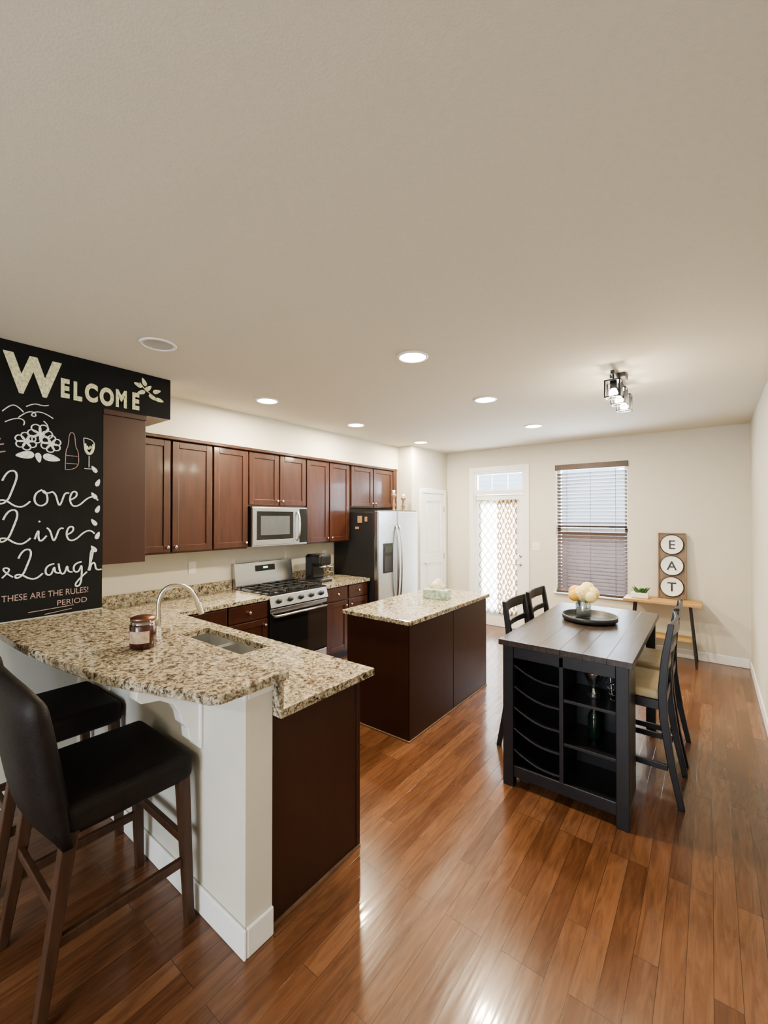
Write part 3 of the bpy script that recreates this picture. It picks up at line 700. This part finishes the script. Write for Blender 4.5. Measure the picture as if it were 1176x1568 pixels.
# ------------------------------------------------------------------ chairs
def chair(x, y, ang):
    global M
    group('dining_chair')
    M = Matrix.Translation((x, y, 0)) @ Matrix.Rotation(ang, 4, 'Z')
    w = .2
    for i, sx in enumerate((-w, w)):
        sweep(f'rear_leg_{i+1}', [(sx, -.085, 0), (sx, -.035, .25), (sx, 0, .5), (sx, .006, .66), (sx, -.008, .85), (sx, -.04, 1.06)], (.017, 0, 0), (0, .02, 0), BLKW, taper=(.8, .95, 1.1, 1.1, 1, .8))
        sweep(f'front_leg_{i+1}', [(sx, .40, 0), (sx, .40, .60)], (.018, 0, 0), (0, .018, 0), BLKW)
        box(f'side_stretcher_{i+1}', sx-.009, sx+.009, -.02, .40, .20, .235, BLKW, bevel=.003)
        box(f'side_rail_{i+1}', sx-.01, sx+.01, 0, .40, .545, .60, BLKW, bevel=.003)
    box('foot_rail', -w, w, .39, .41, .26, .295, BLKW, bevel=.003)
    box('rear_rail', -w, w, -.01, .01, .545, .60, BLKW, bevel=.003)
    box('front_rail', -w, w, .39, .41, .545, .60, BLKW, bevel=.003)
    def rail(nm, yc, z0, z1, dp):
        pth = [(-w+k*w/4, yc-dp*math.sin(k/8*math.pi), (z0+z1)/2) for k in range(9)]
        sweep(nm, pth, (0, .009, 0), (0, 0, (z1-z0)/2), BLKW, bevel=.003)
    rail('top_rail', -.035, .985, 1.06, .02); rail('mid_rail', -.016, .875, .915, .02); rail('lower_rail', -.003, .765, .805, .012)
    o = box('seat_cushion', -w-.01, w+.01, .02, .43, .60, .655, BEIGE, bevel=.02, seg=4)
    M = Matrix.Identity(4)
R = math.pi/2
chair(-.225, 3.19, R); chair(-.225, 3.72, R)
chair(-1.165, 3.22, -R); chair(-1.165, 3.72, -R)

# ------------------------------------------------------------------ bar stools
def stool(x, y):
    global M
    group('bar_stool')
    M = Matrix.Translation((x, y, 0))
    w = .225
    for i, sx in enumerate((-w, w)):
        sg = -1 if sx < 0 else 1
        sweep(f'rear_leg_{i+1}', [(sx+sg*.012, -.06, 0), (sx, -.015, .3), (sx-sg*.0, .03, .62)], (.021, 0, 0), (0, .021, 0), SWOOD, taper=(.8, .95, 1.1))
        sweep(f'front_leg_{i+1}', [(sx+sg*.01, .445, 0), (sx-sg*.005, .42, .62)], (.021, 0, 0), (0, .021, 0), SWOOD, taper=(.8, 1.1))
        sweep(f'side_stretcher_{i+1}', [(sx, -.02, .26), (sx, .43, .26)], (.011, 0, 0), (0, 0, .018), SWOOD)
    sweep('front_stretcher', [(-w, .432, .34), (w, .432, .34)], (0, .011, 0), (0, 0, .018), SWOOD)
    sweep('rear_stretcher', [(-w, -.008, .36), (w, -.008, .36)], (0, .011, 0), (0, 0, .018), SWOOD)
    box('seat', -.25, .25, .0, .46, .59, .705, LEATH, bevel=.035, seg=5)
    # curved upholstered back
    vs = []; fs = []; nu, nv = 14, 8
    for side in (0, 1):
        for j in range(nv+1):
            for i in range(nu+1):
                u = i/nu*2-1; v = j/nv
                th = .04*(1-abs(u)**6)*(1-(2*v-1)**8)+.014
                yy = .015-.085*v-.03*(1-u*u)*(.4+.6*v)
                zz = .57+.55*v-.03*abs(u)**3*v+.015*(1-u*u)*v
                vs.append((u*(.258+.01*v), yy+(th if side else -th), zz))
    n1 = (nu+1)*(nv+1)
    for s_ in (0, 1):
        for j in range(nv):
            for i in range(nu): k = s_*n1+j*(nu+1)+i; fs.append((k, k+1, k+nu+2, k+nu+1))
    for i in range(nu):
        fs.append((i, i+1, n1+i+1, n1+i)); k = nv*(nu+1)+i; fs.append((k, k+1, n1+k+1, n1+k))
    for j in range(nv):
        k = j*(nu+1); fs.append((k, k+nu+1, n1+k+nu+1, n1+k)); k += nu; fs.append((k, k+nu+1, n1+k+nu+1, n1+k))
    mesh('backrest', vs, fs, LEATH, smooth=True)
    M = Matrix.Identity(4)
stool(-1.968, .475); stool(-2.74, .50)

# ------------------------------------------------------------------ console + sign + plant
group('console_table')
x0, x1, y0, y1 = -.84, -.08, 5.80, 6.16
box('top', x0, x1, y0, y1, .675, .705, OAK, bevel=.004)
box('shelf', x0+.1, x1-.1, y0+.06, y1-.06, .27, .288, OAK, bevel=.003)
for i, xx in enumerate((x0+.09, x1-.09)):
    sg = -1 if i == 0 else 1
    for j, (ya, yb) in enumerate(((y0+.02, y0+.09), (y1-.03, y1-.09))):
        tube(f'leg_{i}_{j}', [(xx+sg*.04, ya, .0), (xx-sg*.02, yb, .675)], .011, BLKM)
    tube(f'crossbar_{i}', [(xx+sg*.012, y0+.045, .27), (xx+sg*.012, y1-.05, .27)], .009, BLKM)
group('eat_sign')
s = M.copy(); M = Matrix.Translation((-.37, 6.10, .707)) @ Matrix.Rotation(math.radians(-4.5), 4, 'X')
box('board', -.14, .14, -.012, .012, 0, .78, SIGNW, bevel=.004)
boxes('border', [(-.14, -.125, -.02, -.012, 0, .78), (.125, .14, -.02, -.012, 0, .78), (-.125, .125, -.02, -.012, 0, .015), (-.125, .125, -.02, -.012, .765, .78)], SIGNW, bevel=.002)
M0 = M.copy()
for i, ch in enumerate('TAE'):
    zc = .14+.25*i
    M = M0 @ Matrix.Translation((0, -.012, zc)) @ Matrix.Rotation(math.pi/2, 4, 'X')
    lathe(f'plate_{i+1}', [(0, 0), (.115, 0), (.118, .01), (.112, .014), (.095, .008), (0, .008)], (0, 0, 0), WHITE, 36)
    lathe(f'plate_rim_{i+1}', [(.112, .0145), (.119, .012), (.121, .004), (.118, .016), (.112, .017)], (0, 0, 0), BLKM, 36)
    M = M0
    tx = text(f'letter_{ch.lower()}', ch, (0, 0, 0), .15, BLKM, face='Y', align='CENTER', bold=.001)
    tx.matrix_local = M0 @ Matrix.Translation((0, -.023, zc-.052)) @ Matrix.Rotation(math.pi/2, 4, 'X')
M = s
group('potted_succulent')
c = (-.68, 5.95, .706)
box('pot', c[0]-.09, c[0]+.09, c[1]-.05, c[1]+.05, c[2], c[2]+.06, WHITE, bevel=.006)
for i in range(26):
    a = random.uniform(0, 6.28); rr = random.uniform(.0, .06); l = random.uniform(.05, .1)
    bx, by = c[0]+rr*1.3*math.cos(a), c[1]+rr*.6*math.sin(a)
    ex, ey = bx+l*.7*math.cos(a), by+l*.5*math.sin(a); zz = c[2]+.055
    px, py = -math.sin(a)*.012, math.cos(a)*.012
    mesh(f'leaf_{i+1}', [(bx-px, by-py, zz), (bx+px, by+py, zz), ((bx+ex)/2+px*1.3, (by+ey)/2+py*1.3, zz+l*.6), (ex, ey, zz+l*.9), ((bx+ex)/2-px*1.3, (by+ey)/2-py*1.3, zz+l*.6), ((bx+ex)/2, (by+ey)/2, zz+l*.45)],
         [(0, 1, 2, 5), (0, 5, 4), (5, 2, 3), (4, 5, 3)], LEAF)

# ------------------------------------------------------------------ lights
def lamp(name, typ, loc, energy, col, rot=(0, 0, 0), **kw):
    l = bpy.data.lights.new(name, typ); l.energy = energy; l.color = col
    for k, v in kw.items(): setattr(l, k, v)
    o = bpy.data.objects.new(name, l); o.location = loc; o.rotation_euler = rot; return link(o)
WARM = (1, .84, .60)
def can(x, y, on=True, e=25):
    group('recessed_light')
    lathe('trim_ring', [(.082, -.004), (.086, -.010), (.10, -.007), (.102, -.0005), (.082, -.0005)], (x, y, H), TRIM, 40)
    if on: lathe('lens', [(0, -.003), (.083, -.003)], (x, y, H), LENS, 40)
    else: lathe('lens', [(.082, -.004), (.07, -.001), (0, -.001)], (x, y, H), CANIN, 40)
    if on: lamp('bulb', 'AREA', (x, y, H-.012), e, WARM, shape='DISK', size=.13)
for p in ((-1.52, 2.28), (-3.13, 2.36), (-1.57, 3.51), (-3.17, 3.6), (-1.6, 4.88), (-3.2, 5.0)): can(*p)
can(-2.62, 1.185, on=False)
can(-.3, -1.9, e=26)  # unseen can added behind the camera, warm fill for the foreground
# track fixture
group('track_light')
tx, ty = -.525, 3.5
box('canopy', tx-.05, tx+.05, ty-.06, ty+.06, H-.03, H-.001, BLKM, bevel=.004)
box('bar', tx-.012, tx+.012, ty-.27, ty+.27, H-.06, H-.035, BLKM, bevel=.002)
for i, yy in enumerate((ty-.23, ty, ty+.23)):
    tube(f'stem_{i+1}', [(tx, yy, H-.05), (tx, yy, H-.10)], .006, BLKM)
    zt = H-.10; hw = .045; hh = .12; fr = []
    for sx in (-hw, hw):
        for sy in (-hw, hw): fr.append((tx+sx-.005, tx+sx+.005, yy+sy-.005, yy+sy+.005, zt-hh, zt))
        for zz in (zt-hh, zt-.008):
            fr.append((tx+sx-.005, tx+sx+.005, yy-hw, yy+hw, zz, zz+.008)); fr.append((tx-hw, tx+hw, yy+sx-.005, yy+sx+.005, zz, zz+.008))
    fr.append((tx-hw, tx+hw, yy-hw, yy+hw, zt-.006, zt))
    boxes(f'cage_{i+1}', fr, BLKM)
    lathe(f'socket_{i+1}', [(0, 0), (.022, 0), (.022, -.055), (0, -.055)], (tx, yy, zt), BLKM, 16)
    lathe(f'bulb_glass_{i+1}', [(.012, -.055), (.024, -.07), (.028, -.088), (.02, -.106), (0, -.112)], (tx, yy, zt), LENS, 20)
    lamp(f'bulb_{i+1}', 'POINT', (tx, yy, zt-.15), 4, WARM, shadow_soft_size=.03)
solo()
DAY = (.78, .89, 1.0)
lamp('daylight_window', 'AREA', ((WX0+WX1)/2, 6.75, 1.75), 150, DAY, rot=(-math.pi/2, 0, 0), shape='RECTANGLE', size=1.1, size_y=1.7)
lamp('daylight_door', 'AREA', ((DX0+DX1)/2, 6.75, 1.3), 150, DAY, rot=(-math.pi/2, 0, 0), shape='RECTANGLE', size=.9, size_y=2.2)
lamp('rear_daylight_fill', 'AREA', ((RX0+RX1)/2, YN-.2, 1.45), 75, DAY, rot=(math.pi/2, 0, 0), shape='RECTANGLE', size=1.8, size_y=1.9)  # added fill behind the camera, standing in for daylight from the unseen window
w = bpy.data.worlds.new('sky'); S.world = w; w.use_nodes = True
bg = w.node_tree.nodes['Background']; bg.inputs[0].default_value = (.82, .9, 1, 1); bg.inputs[1].default_value = 4.0

# ------------------------------------------------------------------ group origins
bpy.context.view_layer.update()
for e in GROUPS:
    ch = [c for c in e.children if c.type != 'LIGHT']
    if not ch: continue
    P = [c.matrix_world @ Vector(v) for c in ch for v in c.bound_box]
    lo = Vector([min(p[i] for p in P) for i in range(3)]); hi = Vector([max(p[i] for p in P) for i in range(3)])
    e.location = ((lo.x+hi.x)/2, (lo.y+hi.y)/2, lo.z)
    for c in e.children: c.matrix_parent_inverse = Matrix.Translation(-e.location)

# ------------------------------------------------------------------ camera
cam = bpy.data.cameras.new('camera'); co = bpy.data.objects.new('camera', cam); COL.objects.link(co)
co.location = (0, 0, 1.69); co.rotation_euler = (math.radians(90.53), 0, math.radians(37.57))
cam.sensor_fit = 'HORIZONTAL'; cam.sensor_width = 36; cam.lens = 36*650/1176; cam.clip_start = .05
S.camera = co
S.view_settings.view_transform = 'AgX'
try: S.view_settings.look = 'AgX - Medium High Contrast'
except Exception as ex: print(ex)
S.view_settings.exposure = 0.72
print('DONE objects', len(bpy.data.objects))
